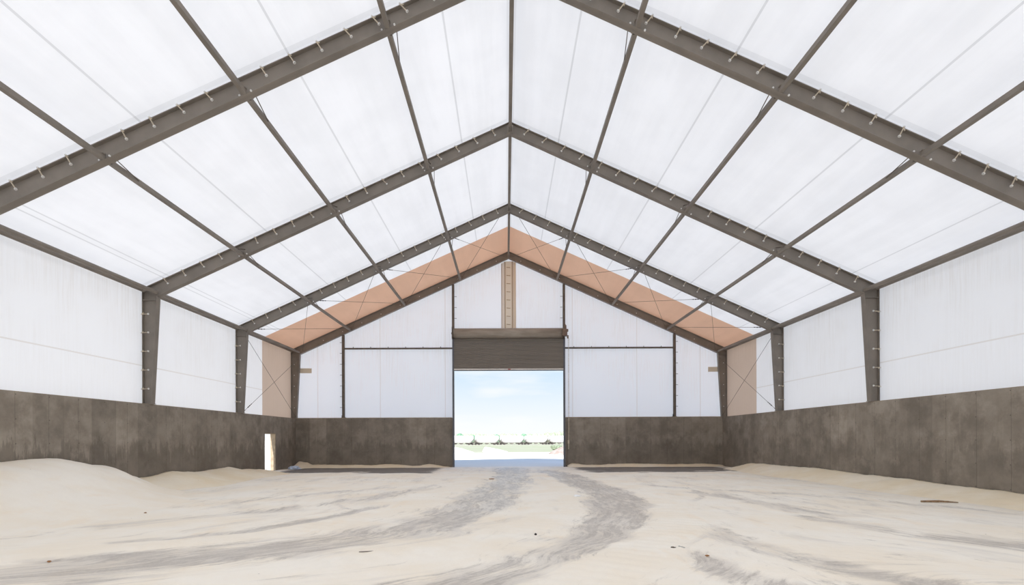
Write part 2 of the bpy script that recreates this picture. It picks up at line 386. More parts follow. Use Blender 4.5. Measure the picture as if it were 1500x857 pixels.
which = {0: 'grey brown steel frame set flat against the far gable wall',
         1: 'grey brown steel frame just in front of the tan roof cloth band',
         2: 'grey brown steel frame whose full columns stand nearest on both side walls',
         3: 'largest grey brown steel frame, its rafters cut off by the photo edges',
         4: 'grey brown steel frame overhead beside the camera'}
for k, y in enumerate(FR):
    E = thing('portal_frame', which[k], 'steel frame', (0, y, ZC), 'portal frames holding up the roof')
    inv = Matrix.Translation((0, -y, -ZC))
    for s in (-1, 1):
        # rafter
        bm = bmesh.new(); t_ = .014
        quadY(bm, [(0, RI0), (s*OUT, rafter_out(OUT)), (s*INK[0], INK[1]), (0, INZ)], y-.006, y+.006)
        quadY(bm, [(0, RI0), (s*OUT, rafter_out(OUT)), (s*(OUT-.02), rafter_out(OUT)-t_), (0, RI0-t_)], y-.1, y+.1)
        quadY(bm, [(0, INZ+t_), (s*(INK[0]+.015), INK[1]+t_), (s*INK[0], INK[1]), (0, INZ)], y-.1, y+.1)
        box(bm, min(0, s*.012), max(0, s*.012), y-.1, y+.1, INZ+.01, RI0-.01)
        R = obj('rafter', bm, M['steel'], E)
        slope = math.atan(SL)
        xs = []
        if k > 0:
            x = .62
            while x < 11.9:
                if min(abs(x-p) for p in PX) > .24: xs.append(x)
                x += .615
            for x in xs:
                rot = Matrix.Rotation(s*slope, 4, 'Y')
                jit = Matrix.Rotation(s*random.uniform(.05, .35), 4, 'Y')
                put('tension_bolt', TB, R, Matrix.Translation((s*x, -.108, rafter_out(x)-.012-ZC)) @ rot @ jit)
            for p in PX:                              # bolt heads round each purlin joint
                for dx, dz in ((-.14, .10), (.16, .03)):
                    put('bolt', PB, R, Matrix.Translation((s*p+dx, -.1 if dz < .05 else -.006, rafter_in(p+s*dx)+(.008 if dz < .05 else dz)-ZC)))
        else:
            x = .7
            while x < 11.6:
                put('bolt', PB, R, Matrix.Translation((s*x, -.006, (rafter_in(x)+rafter_out(x))/2-.04-ZC))); x += 1.1
        # column
        bm = bmesh.new(); zb = ZC+.012; xb = 12.135
        ozt = rafter_out(OUT)
        quadY(bm, [(s*OUT, zb), (s*OUT, ozt), (s*INK[0], INK[1]), (s*xb, zb)], y-.006, y+.006)
        quadY(bm, [(s*OUT, zb), (s*OUT, ozt), (s*(OUT-.014), ozt-.03), (s*(OUT-.014), zb)], y-.1, y+.1)
        quadY(bm, [(s*(xb+.014), zb), (s*(INK[0]+.014), INK[1]), (s*INK[0], INK[1]), (s*xb, zb)], y-.1, y+.1)
        xm = INK[0]+.02
        quadY(bm, [(s*(OUT-.012), 6.32), (s*(OUT-.012), 6.335), (s*xm, 6.335), (s*xm, 6.32)], y-.1, y+.1)   # stiffener
        quadY(bm, [(s*(OUT-.012), ozt-.04), (s*(OUT-.012), ozt-.055), (s*INK[0], INK[1]), (s*INK[0], INK[1]+.015)], y-.1, y+.1)
        quadY(bm, [(s*OUT, zb-.0), (s*OUT, zb+.02), (s*(xb-.015), zb+.02), (s*(xb-.015), zb)], y-.13, y+.13)  # base plate
        K = obj('column', bm, M['steel'], E)
        if k > 0:
            for i, zz in enumerate((5.85, 5.22, 4.59, 3.96, 3.33)):
                rot = Matrix.Rotation(s*math.pi/2, 4, 'Y')
                put('tension_bolt', TB, K, Matrix.Translation((s*(OUT-.01), -.11, zz-ZC)) @ rot @ Matrix.Rotation(s*random.uniform(-.03, .09), 4, 'Y'))
        else:
            for i in range(6):
                put('bolt', PB, K, Matrix.Translation((s*12.27, -.006, 5.9-.62*i-ZC)))

# ------------------------------------------------------------------ purlins: one pipe per bay and line
bayname = ['farthest bay', 'second bay from gable', 'third bay from gable', 'nearest bay overhead']
linename = {0: 'next to ridge', 1: 'middle line', 2: 'next to eave'}
def pipe(bm, x, z, y0, y1, r=.052):
    e = r*math.sqrt(2)*.98
    tube(bm, (x, y0, z), (x, y1, z), e, 4)
def bar(bm, a, b, r=.010): tube(bm, a, b, r, 6)
for k in range(4):
    y1, y0 = FR[k]-.103, FR[k+1]+.103
    for s in (-1, 1):
        for i, p in enumerate(PX):
            z = rafter_in(p)+.055; x = s*p
            side = 'left' if s < 0 else 'right'
            E = thing('purlin', 'thin roof tube, %s slope, %s, %s' % (side, linename[i], bayname[k]), 'roof purlin', (x, y0, z), 'roof purlins')
            bm = bmesh.new(); pipe(bm, x, z, y0, y1)
            obj('tube', bm, M['steel'], E)
            for yy, d in ((y0, 1), (y1, -1)):
                bm = bmesh.new(); box(bm, x-.075, x+.075, min(yy, yy+d*.10), max(yy, yy+d*.10), z+.052, z+.064)
                box(bm, x-.065, x+.065, min(yy, yy+d*.012), max(yy, yy+d*.012), z-.05, z+.1)
                obj('end_plate', bm, M['steel'], E)
                if d < 0 and k == 3: continue
                bm = bmesh.new(); o_ = .17*(-s) if True else 0
                zz = rafter_in(abs(x+o_))+.01
                bar(bm, (x+o_*(1 if d > 0 else .4), yy+(0 if d > 0 else .05), zz+(0 if d > 0 else .16)), (x+(-s)*.055, yy+d*(.85 if d > 0 else .4), z+(.0 if d > 0 else .05)), .011 if d > 0 else .018)
                obj('brace_rod', bm, M['steel_dark'], E)
        # eave tubes: inner and outer run side by side
        side = 'left' if s < 0 else 'right'
        x = s*(INK[0]+.01); z = INK[1]+.11
        E = thing('eave_tube', 'paired grey tubes along the %s eave, %s' % (side, bayname[k]), 'eave tube', (x, y0, z), 'eave tubes')
        bm = bmesh.new(); tube(bm, (x, y0, z), (x, y1, z), .066, 10)
        obj('tube', bm, M['steel'], E, smooth=False)
        bm = bmesh.new(); tube(bm, (s*(OUT-.09), y0, ZE-.115), (s*(OUT-.09), y1, ZE-.115), .058, 8)
        obj('edge_tube', bm, M['steel'], E)
        bm = bmesh.new()
        for yy, d in ((y0, 1), (y1, -1)):
            bar(bm, (s*(OUT-.09), yy+d*.15, ZE-.115), (x, yy+d*.15, z), .02)
            bar(bm, (s*(OUT-.09), yy+d*.55, ZE-.115), (x, yy+d*.12, z), .014)
        obj('cross_strut', bm, M['steel'], E)
    z = INZ+.10
    E = thing('ridge_tube', 'grey tube along the roof ridge, '+bayname[k], 'ridge tube', (0, y0, z), 'ridge tubes')
    bm = bmesh.new(); pipe(bm, 0, z, y0, y1, .055); obj('tube', bm, M['steel'], E)
    for yy, d in ((y0, 1), (y1, -1)):
        bm = bmesh.new(); box(bm, -.1, .1, min(yy, yy+d*.014), max(yy, yy+d*.014), z-.12, z+.16)
        box(bm, -.012, .012, min(yy, yy+d*.3), max(yy, yy+d*.3), z-.10, z-.05)
        obj('end_plate', bm, M['steel'], E)
# ------------------------------------------------------------------ bracing cables in the far bay
def cable(label, a, b, turn, group):
    a = Vector(a); b = Vector(b); d = (b-a).normalized()
    E = thing('bracing_cable', label, 'cable', a, group)
    bm = bmesh.new(); tube(bm, a, b, .0085, 6); obj('strand', bm, M['cable'], E)
    bm = bmesh.new()
    for q in (a, b):
        tube(bm, q-d*.0, q+d*(.09 if q == a else -.09), .016, 6)
    obj('end_clamp', bm, M['cable'], E)
    if turn:
        bm = bmesh.new(); p = a+d*.35
        tube(bm, p, p+d*.09, .021, 6); tube(bm, p+d*.16, p+d*.25, .021, 6); tube(bm, p+d*.32, p+d*.40, .018, 6)
        tube(bm, p+d*.09+Vector((0,0,.012)), p+d*.16+Vector((0,0,.012)), .007, 5)
        obj('turnbuckle', bm, M['black'], E)
ya, yb = FR[1]+.05, FR[0]-.05
L4 = [0.1]+PX+[11.9]
seg = ['beside the ridge', 'second strip from ridge', 'third strip from ridge', 'beside the eave']
for s in (-1, 1):
    side = 'left' if s < 0 else 'right'
    for i in range(4):
        xa, xb = L4[i], L4[i+1]
        za, zb = rafter_in(xa)+.14, rafter_in(xb)+.14
        cable('thin roof cable with black turnbuckle, %s slope, %s' % (side, seg[i]), (s*(xb-.13), ya, zb+.03), (s*(xa+.13), yb, za), True, 'cross bracing cables under the far roof bay')
        cable('thin roof cable without turnbuckle, %s slope, %s' % (side, seg[i]), (s*(xa+.13), ya, za+.06), (s*(xb-.13), yb, zb+.06), False, 'cross bracing cables under the far roof bay')
    cable('thin wall cable by the %s tan cloth, rising to the corner column head' % side, (s*12.16, ya+.08, ZC+.12), (s*12.02, yb, 6.2), True, 'cross bracing cables on the side walls')
    cable('thin wall cable by the %s tan cloth, falling to the corner column foot' % side, (s*12.02, ya+.08, 6.25), (s*12.19, yb, ZC+.1), False, 'cross bracing cables on the side walls')

# ------------------------------------------------------------------ gable posts and girts
def post(label, x, z0, z1, hooks=True, foot=True):
    E = thing('wall_post', label, 'steel post', (x, YG+.03, z0), 'posts of the far gable wall')
    bm = bmesh.new(); box(bm, x-.065, x+.065, YG-.05, YG+.10, z0, z1); obj('tube', bm, M['steel_dark'], E)
    if foot:
        bm = bmesh.new(); box(bm, x-.12, x+.12, YG-.02, YG+.14, z0, z0+.02)
        box(bm, x-.09, x-.066, YG-.04, YG+.09, z0+.02, z0+.14); obj('foot_plate', bm, M['black'], E)
    zz = z0+.6
    while hooks and zz < z1-.3:
        d = 1 if x < 0 else -1
        bm = bmesh.new(); tube(bm, (x-d*.06, YG+.11, zz), (x-d*.22 if abs(x) > 5 else x+d*.2, YG+.08, zz), .012, 5)
        obj('hook_bolt', bm, M['steel_dark'], E); zz += .62
for s in (-1, 1):
    side = 'left' if s < 0 else 'right'
    xo = s*9.475
    post('dark post on the concrete near the %s corner of the gable wall' % side, xo, ZC+.03, rafter_in(9.54)+.02)
    xi = (DX0-.06) if s < 0 else (DX1+.06)
    post('dark post rising from the %s end of the door coil to the rafter' % side, xi, 7.93, rafter_in(abs(xi))-.02, True, False)
    a, b = sorted((xo-s*.066, xi+s*.066))
    E = thing('wall_girt', 'horizontal dark rail on the gable wall, %s of the big door' % side, 'steel rail', ((a+b)/2, YG+.05, 6.80), 'rails of the far gable wall')
    bm = bmesh.new(); box(bm, a, b, YG-.01, YG+.10, 6.76, 6.84); obj('rail', bm, M['steel_dark'], E)
    x = a+.5
    while x < b-.3:
        bm = bmesh.new(); tube(bm, (x, YG+.04, 6.84), (x, YG+.02, 6.90), .018, 6); obj('bolt', bm, M['steel_dark'], E); x += 1.0

# shadow of an outside ladder through the gable cloth, built as tan strips
t = NT('tan lacing webbing'); M['web'] = t.fabric((.70, .62, .50), (.15, .12, .09))
t = NT('brown lacing cord'); M['web2'] = t.fabric((.52, .42, .31), (.1, .08, .055))
t = NT('pale lacing flap'); M['flap'] = t.fabric((.80, .75, .67), (.15, .14, .12)); t = NT('tan cloth patch'); M['patch'] = t.fabric((.70, .64, .54), (.1, .09, .07))
E = thing('lacing_strip', 'tan laced joint running down the middle of the gable cloth above the door', 'fabric lacing', (-.02, YF-.03, 8.0))
zt0, zt1 = 7.97, 11.80
bm = bmesh.new(); box(bm, -.26, .24, YF-.018, YF-.006, zt0, zt1); obj('flap', bm, M['flap'], E)
for a, b, mm in ((-.42, -.36, 'web2'), (-.34, -.28, 'web'), (-.26, -.18, 'web2'), (.18, .27, 'web2'), (.28, .42, 'web')):
    bm = bmesh.new(); box(bm, a, b, YF-.034, YF-.020, zt0, zt1-max(0, abs(a)-.2)*.5); obj('strap', bm, M[mm], E)
z = 8.17
while z < 11.7:
    bm = bmesh.new(); tube(bm, (-.12, YF-.04, z+.02), (.10, YF-.04, z), .02, 6); obj('lace', bm, M['web2'], E); z += .468
for s in (-1, 1):
    x0, x1 = (-12.02, -11.34) if s < 0 else (11.45, 12.05)
    t_ = 'left' if s < 0 else 'right'
    bm = bmesh.new(); box(bm, x0, x1, YF-.02, YF-.008, 5.42, 5.70); 
    tag(obj('cloth_patch', bm, M['patch']), 'small tan rectangular patch on the gable cloth beside the %s corner column' % t_, 'patch')

# ------------------------------------------------------------------ rolling door
DF = YC-.10                                          # curtain plane
E = thing('rolling_door', 'brown ribbed roll-up door, partly lowered over the big opening', 'roll-up door', (0, DF, 0))
bm = bmesh.new(); nsl = 22; z0, z1 = 5.60, 7.62; pitch = (z1-z0)/nsl
rows = []
for i in range(nsl*4+1):
    ph = (i % 4)/4.0; zz = z0+i*pitch/4
    rows.append((zz, DF-.016*math.sin(math.pi*ph)**.8))
vr = [[bm.verts.new((x, yy, zz)) for x in (DX0, DX1)] for zz, yy in rows]
vb = [[bm.verts.new((x, yy+.012, zz)) for x in (DX0, DX1)] for zz, yy in rows]
for i in range(len(rows)-1):
    bm.faces.new((vr[i][0], vr[i][1], vr[i+1][1], vr[i+1][0])); bm.faces.new((vb[i][0], vb[i+1][0], vb[i+1][1], vb[i][1]))
    bm.faces.new((vr[i][0], vr[i+1][0], vb[i+1][0], vb[i][0])); bm.faces.new((vr[i][1], vb[i][1], vb[i+1][1], vr[i+1][1]))
bm.faces.new((vr[0][0], vb[0][0], vb[0][1], vr[0][1])); bm.faces.new((vr[-1][0], vr[-1][1], vb[-1][1], vb[-1][0]))
obj('curtain', bm, M['curtain'], E)
bm = bmesh.new(); tube(bm, (DX0-.02, DF-.13, 7.60), (DX1-.02, DF-.13, 7.60), .275, 28)
coil = obj('coil', bm, M['coil'], E, smooth=False)
for p in coil.data.polygons: p.use_smooth = len(p.vertices) == 4
for xx in (DX0-.09, DX1+.0):
    bm = bmesh.new(); box(bm, xx, xx+.05, DF-.42, DF+.06, 7.26, 7.90); box(bm, xx-.01, xx+.06, DF-.0, DF+.08, 7.15, 8.0)
    tube(bm, (xx-.05, DF-.13, 7.6), (xx+.1, DF-.13, 7.6), .05, 10); obj('end_bracket', bm, M['steel_dark'], E)
bm = bmesh.new(); box(bm, DX1-.10, DX1+.18, DF-.46, DF-.22, 7.38, 7.76); tube(bm, (DX1+.19, DF-.34, 7.7), (DX1+.24, DF-.34, 7.7), .08, 12)
box(bm, DX1+.03, DX1+.14, DF-.40, DF-.26, 7.76, 7.98); tube(bm, (DX1+.10, DF-.34, 7.95), (DX1+.04, DF-.34, 8.10), .03, 8)
box(bm, DX1+.18, DX1+.26, DF-.38, DF-.30, 7.25, 7.42)
obj('hoist', bm, simple('dusty brown hoist casing', (.19, .13, .095), .7, 0, .2), E)
bm = bmesh.new(); box(bm, DX0, DX1, DF-.03, DF+.03, 5.53, 5.60); obj('bottom_bar', bm, M['white_edge'], E)
bm = bmesh.new(); box(bm, DX0, DX1, DF-.022, DF+.022, 5.485, 5.53); obj('rubber_seal', bm, M['black'], E)
bm = bmesh.new(); tube(bm, (-.05, DF-.035, 5.565), (.10, DF-.035, 5.565), .025, 8); obj('lift_handle', bm, simple('faded red plastic', (.35, .04, .05), .5), E)
for xx, d in ((DX0-.10, 1), (DX1+.10, -1)):
    a, b = sorted((xx, xx+d*.10))
    bm = bmesh.new(); box(bm, a, b, DF-.05, DF-.035, 0, 7.35); box(bm, a, b, DF+.035, DF+.12, 0, 7.35)
    a2, b2 = sorted((xx, xx+d*.02)); box(bm, a2, b2, DF-.035, DF+.035, 0, 7.35)
    obj('guide_rail', bm, simple('blue grey guide steel', (.10, .105, .12), .5, 0, .1), E)
    bm = bmesh.new()
    for i in range(12): tube(bm, (xx+d*.05, DF-.05, .4+i*.58), (xx+d*.05, DF-.062, .4+i*.58), .014, 6)
    obj('guide_bolt', bm, M['steel_dark'], E)
# hand chain beside the right guide
E = thing('hoist_chain', 'thin looped chain hanging from the door hoist beside the right guide', 'chain', (3.40, DF-.18, 7.3))
bm = bmesh.new()
for xx in (3.355, 3.40):
    z = 7.28
    while z > 1.55:
        tube(bm, (xx, DF-.19, z), (xx, DF-.19, z-.045), .010 if int(z*20) % 2 else .006, 5); z -= .045
tube(bm, (3.355, DF-.19, 1.55), (3.3775, DF-.19, 1.5), .008, 5); tube(bm, (3.3775, DF-.19, 1.5), (3.40, DF-.19, 1.55), .008, 5)
obj('links', bm, M['rodtan'], E)
bm = bmesh.new(); box(bm, 3.34, 3.44, YC-.06, YC-.0, 1.32, 1.52); tube(bm, (3.39, YC-.06, 1.42), (3.39, YC-.12, 1.42), .03, 8)
box(bm, 3.37, 3.41, YC-.07, YC, 1.0, 1.32)
tag(obj('chain_keeper', bm, M['rodtan']), 'small metal chain keeper bolted to the concrete right of the big door', 'bracket')
# ------------------------------------------------------------------ ground inside
def smooth(a, b, v):
    v = max(0, min(1, (v-a)/(b-a))); return v*v*(3-2*v)
def lerp_tab(tab, v):
    if v <= tab[0][0]: return tab[0][1]
    for (a, p), (b, q) in zip(tab, tab[1:]):
        if v <= b:
            f = (v-a)/(b-a); f = f*f*(3-2*f); return p+(q-p)*f
    return tab[-1][1]
def nz(x, y, s, seed=0): return noise.fractal(Vector((x*s+seed, y*s, seed)), 1.0, 2.0, 4)
def dist_poly(x, y, P):
    best = 1e9; bt = 0; acc = 0; tot = 0
    for (x0, y0), (x1, y1) in zip(P, P[1:]):
        dx, dy = x1-x0, y1-y0; L = math.hypot(dx, dy)
        t = max(0, min(1, ((x-x0)*dx+(y-y0)*dy)/(L*L)))
        px, py = x0+t*dx, y0+t*dy; d = math.hypot(x-px, y-py)
        if d < best: best = d; bt = acc+t*L
        acc += L
    return best, bt
def spline(P, n=6):
    out = []
    for i in range(len(P)-1):
        p0 = P[max(0, i-1)]; p1 = P[i]; p2 = P[i+1]; p3 = P[min(len(P)-1, i+2)]
        for j in range(n):
            t = j/n
            out.append(tuple(.5*((2*b)+(-a+c)*t+(2*a-5*b+4*c-d)*t*t+(-a+3*b-3*c+d)*t**3) for a, b, c, d in zip(p0, p1, p2, p3)))
    out.append(P[-1]); return out
# bare strips scraped by the loader (centre line, half width, strength)
BANDS = [
    ([(0.1, 28.5), (.1, 24), (0.0, 20), (-.45, 16.5), (-.85, 13.2), (-1.3, 10.9), (-2.0, 9.3), (-3.0, 8.2), (-4.2, 7.3), (-6, 6.2)], (.9, .85, .75), 1.05),
    ([(1.9, 26), (2.5, 20), (2.85, 16), (2.75, 13.0), (2.25, 10.5), (1.5, 8.4), (.7, 6.9), (-.3, 5.7), (-1.5, 4.6)], (.75, .62, .85), 1.15),
    ([(-6.6, 7.4), (-5.3, 7.2), (-4.4, 7.0), (-3.6, 7.9)], (.45, .8, .55), 1.35),
    ([(-6.2, 8.2), (-4.9, 9.0), (-3.9, 10.6), (-3.0, 12.6)], (.25, .35, .3), .8),
    ([(2.4, 8.6), (2.3, 7.2), (2.5, 6.2), (2.9, 5.4)], (.3, .4, .4), 1.0),
    ([(3.2, 10.5), (3.5, 8.2), (3.8, 6.8), (4.5, 5.6)], (.3, .3, .45), .75),
    ([(5.6, 15.5), (6.2, 12.4), (6.1, 9.8), (6.9, 8.1), (8.2, 6.8)], (.35, .3, .35), .65),
    ([(4.0, 19), (5.4, 17), (7.5, 15.4), (9.2, 13.5), (10.4, 11)], (.3, .35, .25), .6),
    ([(-7.6, 9.7), (-6.5, 11.2), (-5.2, 12.4), (-3.6, 15.0), (-2.0, 19.5)], (.35, .25, .5), .55),
    ([(-8.0, 12.6), (-6.3, 14.8), (-4.2, 17.4)], (.3, .25, .3), .45),
    ([(3.6, 12.2), (4.3, 13.1), (5.2, 14.4), (5.9, 17)], (.12, .14, .12), .8),
    ([(-4.3, 12.9), (-3.9, 12.2), (-3.2, 11.8), (-2.6, 11.75)], (.05, .07, .05), 1.0),
]
LIGHT = [([(1.2, 24), (1.4, 17.5), (1.2, 13.5), (.6, 10.5), (-.3, 8.6), (-1.9, 7.2), (-3.6, 6.0)], .42),
         ([(3.3, 26), (4.0, 18), (4.0, 13.5), (3.3, 10.5), (2.2, 8.2), (1.3, 6.7), (.4, 5.5)], .5),
         ([(-1.3, 24), (-1.9, 18), (-2.4, 13.5), (-3.2, 10.8), (-4.2, 8.9), (-6.5, 7.4), (-8.5, 6.4)], .35)]
BANDS = [(spline(P), w_, s_) for P, w_, s_ in BANDS]; LIGHT = [(spline(P), w_) for P, w_ in LIGHT]
bm = bmesh.new()
xs = [-12.19+i*(24.38/250) for i in range(251)]
ys = []; y = 2.5
while y < 29.7: ys.append(y); y += .055+.004*(y-2.5)
ys = [YB+.0, -8, -3, 0, 1.5]+ys+[29.85, 30.3]
lb = bm.verts.layers.float.new('bare'); ld = bm.verts.layers.float.new('dark'); lf = bm.verts.layers.float_vector.new('flow')
grid = []
for y in ys:
    row = []
    for x in xs:
        bare = 0; z = 0
        near = y > 2
        fx, fy = x, y
        if near:
            z = .012*nz(x, y, .8, 3)
            # flow coordinates follow the turning tracks
            bend = lerp_tab([(2, 5.2), (5.5, 2.8), (7, 1.9), (9, .9), (12, .15), (18, 0), (30, 0)], y)
            sgn = 1 if x < 3.2 else -smooth(3.2, 6, x)*.9
            fx = x+bend*sgn*(1+.16*max(0, -x-1))
            for P, (w0, w1, w2), st in BANDS:
                d, tt = dist_poly(x, y, P)
                f = tt/18
                ww = w0*(1-f)+w2*f if len((w0,)) else w1
                if d < ww*2.2:
                    v = st*(1-smooth(ww*.45, ww*1.5, d+.35*ww*nz(x, y, 1.1, 9)))
                    bare = max(bare, v); 
            for P, ww in LIGHT:
                d, tt = dist_poly(x, y, P)
                if d < ww*1.6:
                    v = 1-smooth(ww*.5, ww*1.5, d+.3*ww*nz(x, y, 1.4, 21))
                    bare = bare*(1-v)-.35*v
                    z += .018*v+(.008*math.sin(tt*22)*v if d < ww else 0)
            z -= .014*max(0, bare)
            bare += .35*nz(x, y, .35, 40)
        # swept dark concrete in front of the far berms
        ed = .5*nz(x*.5, y, .9, 5)
        dark = smooth(23.6, 25.8, y+3.0*ed)*(1-smooth(29.2, 29.6, y))*smooth(2.4, 4.4, abs(x+.1))*(1-smooth(11.0, 12.3, abs(x)))
        spots = smooth(22.3, 24.5, y)*(1-smooth(27, 29, y))*smooth(4.5, 6.5, abs(x))*(1-smooth(8.5, 10.5, abs(x)))*.48
        dark = max(dark, spots)
        v = bm.verts.new((x, y, z)); v[lb] = bare; v[ld] = dark; v[lf] = Vector((fx, fy, 0)); row.append(v)
    grid.append(row)
for a, b in zip(grid, grid[1:]):
    for i in range(len(xs)-1): bm.faces.new((a[i], a[i+1], b[i+1], b[i]))
tag(obj('floor', bm, M['floor'], smooth=True, fix=False), kind='structure')

def heap(name, label, x0, x1, y0, y1, h, step=.11, cat='sand heap', mat='sand', amp=.03):
    bm = bmesh.new(); nx = max(2, int((x1-x0)/step)); ny = max(2, int((y1-y0)/step)); g = []
    lo = 1e9
    for j in range(ny+1):
        r = []
        for i in range(nx+1):
            x = x0+(x1-x0)*i/nx; y = y0+(y1-y0)*j/ny
            z = h(x, y)
            z = z+amp*min(1, max(0, z)/.15)*nz(x, y, 1.1, 11)+.25*amp*min(1, max(0, z)/.1)*nz(x, y, 5, 13)
            r.append(bm.verts.new((x, y, z-.045)))
        g.append(r)
    for a, b in zip(g, g[1:]):
        for i in range(nx): bm.faces.new((a[i], a[i+1], b[i+1], b[i]))
    dead = [f for f in bm.faces if all(v.co.z < -.05 for v in f.verts)]
    bmesh.ops.delete(bm, geom=dead, context='FACES')
    # close underneath
    bnd = [e for e in bm.edges if e.is_boundary]
    ret = bmesh.ops.extrude_edge_only(bm, edges=bnd)
    vs = [v for v in ret['geom'] if isinstance(v, bmesh.types.BMVert)]
    for v in vs: v.co.z = -.12
    ob = obj(name, bm, M[mat], smooth=True, fix=False)
    return tag(ob, label, cat)
def prof(d, w):                                      # 1 at the wall, concave foot
    t = max(0, min(1, d/w)); return (1-t)**1.6*(1+.9*t)
H1 = [(5.5, 0.0), (8, .45), (10.5, .92), (12.4, 1.12), (13.6, 1.19), (15.3, .95), (16.3, .60), (17.0, .25), (17.8, -.05), (19, -.1)]
W1 = [(5.5, 1.5), (9, 3.4), (12, 4.2), (14.5, 3.8), (16.5, 2.6), (18.8, .6)]
def h1(x, y):
    d = x+WI
    yy = y+.28*d                                      # nose swings towards the camera away from the wall
    H = lerp_tab(H1, yy); w_ = lerp_tab(W1, yy)
    t = max(0, d/w_) if w_ > 0 else 1
    return H*(math.exp(-(t*1.75)**2)*1.0-.045*smooth(.8, 1.4, t))+(-.05*smooth(1, 1.4, t))
heap('sand_heap', 'largest pale sand heap, against the left wall in the foreground', -WI+.005, -6.6, 4.6, 19, h1, .10)
H2 = [(15.9, -.1), (17.1, .42), (18.8, .53), (20.4, .41), (21.6, .45), (22.6, .47), (23.5, .31), (24.4, .30), (25.4, .24), (26.0, .05), (26.3, -.02)]
W2 = [(15.5, 1.8), (18.5, 2.5), (22, 2.2), (24.5, 2.4), (26, 1.4)]
heap('sand_heap', 'long low sand heap along the left wall, between the big heap and the small doorway', -WI+.005, -9.2, 15.6, 26.3,
     lambda x, y: lerp_tab(H2, y)*prof(x+WI, lerp_tab(W2, y)), .09, mat='sand_y')
H3 = [(4, .25), (9, .27), (12.5, .29), (13.6, .30), (14.7, .31), (16.5, .37), (18.8, .385), (20.9, .42), (23.8, .405), (26.2, .38), (27.0, .25), (27.8, .03), (28.3, 0)]
heap('sand_bank', 'long narrow sand bank running along the foot of the right wall', 10.3, WI-.005, 3.5, 28.3,
     lambda x, y: lerp_tab(H3, y)*1.02*min(1, prof(max(0, WI-x-.12), 1.45+.15*math.sin(y*.9)))*(1.0 if y < 27 else 1), .09, 'sand bank', 'sand_y')
H4 = [(-12.2, .22), (-12.0, .37), (-11.6, .33), (-11.2, .20), (-8, .17), (-6.8, .21), (-5.5, .12), (-4.6, .20), (-3.6, .08), (-3.2, .03)]
heap('sand_berm', 'thin line of sand swept against the gable wall, left of the big door', -WI+.005, -3.32, 28.7, YC-.005,
     lambda x, y: lerp_tab(H4, x)*1.1*prof(YC-y, .75 if x > -11 else 1.1), .07, 'sand berm', 'sand_y')
H5 = [(3.2, .10), (3.6, .22), (4.5, .14), (7, .20), (9.5, .15), (11, .18), (12.0, .13), (12.2, .1)]
heap('sand_berm', 'thin line of sand swept against the gable wall, right of the big door', 3.32, WI-.005, 28.8, YC-.005,
     lambda x, y: lerp_tab(H5, x)*1.1*prof(YC-y, .7), .07, 'sand berm', 'sand_y')

# ------------------------------------------------------------------ litter
def rock(name, label, cat, loc, sc, mat, seed, parent=None):
    bm = bmesh.new(); bmesh.ops.create_icosphere(bm, subdivisions=2, radius=1)
    for v in bm.verts:
        n_ = noise.noise(v.co*1.4+Vector((seed, 0, 0)))
        v.co = Vector((v.co.x*sc[0], v.co.y*sc[1], v.co.z*sc[2]))*(1+.45*n_)+Vector(loc)+Vector((0, 0, sc[2]*.75))
    return tag(obj(name, bm, mat), label, cat)
rock('stone', 'small black stone lying alone in the middle of the sandy floor', 'stone', (.31, 8.69, 0), (.022, .022, .02), M['black'], 1)
dk = simple('dark crusted lump', (.10, .075, .045), .9)
rock('stone', 'flat dark lump on the floor right of centre, beside the bent metal scrap', 'stone', (2.24, 7.58, 0), (.045, .03, .018), dk, 4)
bm = bmesh.new(); tube(bm, (2.33, 7.62, .03), (2.37, 7.60, .018), .012, 6); tube(bm, (2.37, 7.60, .018), (2.40, 7.56, .012), .016, 6)
tag(obj('metal_scrap', bm, simple('dull bright scrap', (.45, .43, .40), .4)), 'short bent metal scrap lying just right of the flat dark lump', 'metal scrap')
bm = bmesh.new(); tube(bm, (10.0, 12.85, .03), (10.35, 12.72, .045), .022, 6, .03); tube(bm, (10.35, 12.72, .045), (10.7, 12.6, .03), .026, 6, .012)
tube(bm, (10.4, 12.7, .05), (10.62, 12.78, .04), .014, 6, .008)
tag(obj('wooden_stick', bm, simple('weathered brown wood', (.28, .18, .10), .9, 0, .3, 20)), 'broken brown stick near the foot of the right sand bank', 'stick')
def crumple(name, label, cat, loc, sc, mat, seed):
    bm = bmesh.new(); bmesh.ops.create_icosphere(bm, subdivisions=3, radius=1)
    for v in bm.verts:
        n_ = noise.noise(v.co*2.6+Vector((seed, 0, 0)))+.5*abs(noise.noise(v.co*6+Vector((0, seed, 0))))
        c = v.co*(1+.5*n_)
        v.co = Vector((c.x*sc[0], c.y*sc[1], max(-.6, c.z)*sc[2]))+Vector(loc)+Vector((0, 0, sc[2]*.55))
    return tag(obj(name, bm, mat), label, cat)
crumple('crumpled_paper', 'crumpled white paper scrap on the floor in front of the big door', 'paper', (1.77, 14.37, 0), (.075, .05, .035), simple('white paper', (.85, .86, .88), .8), 3)
crumple('plastic_bag', 'crumpled pale blue plastic bag on the floor beside the small doorway', 'plastic bag', (-11.55, 28.1, 0), (.28, .2, .12), simple('pale blue plastic', (.55, .62, .74), .4, 0, .1), 8)
rust = simple('rusty orange crumb', (.34, .17, .07), .9)
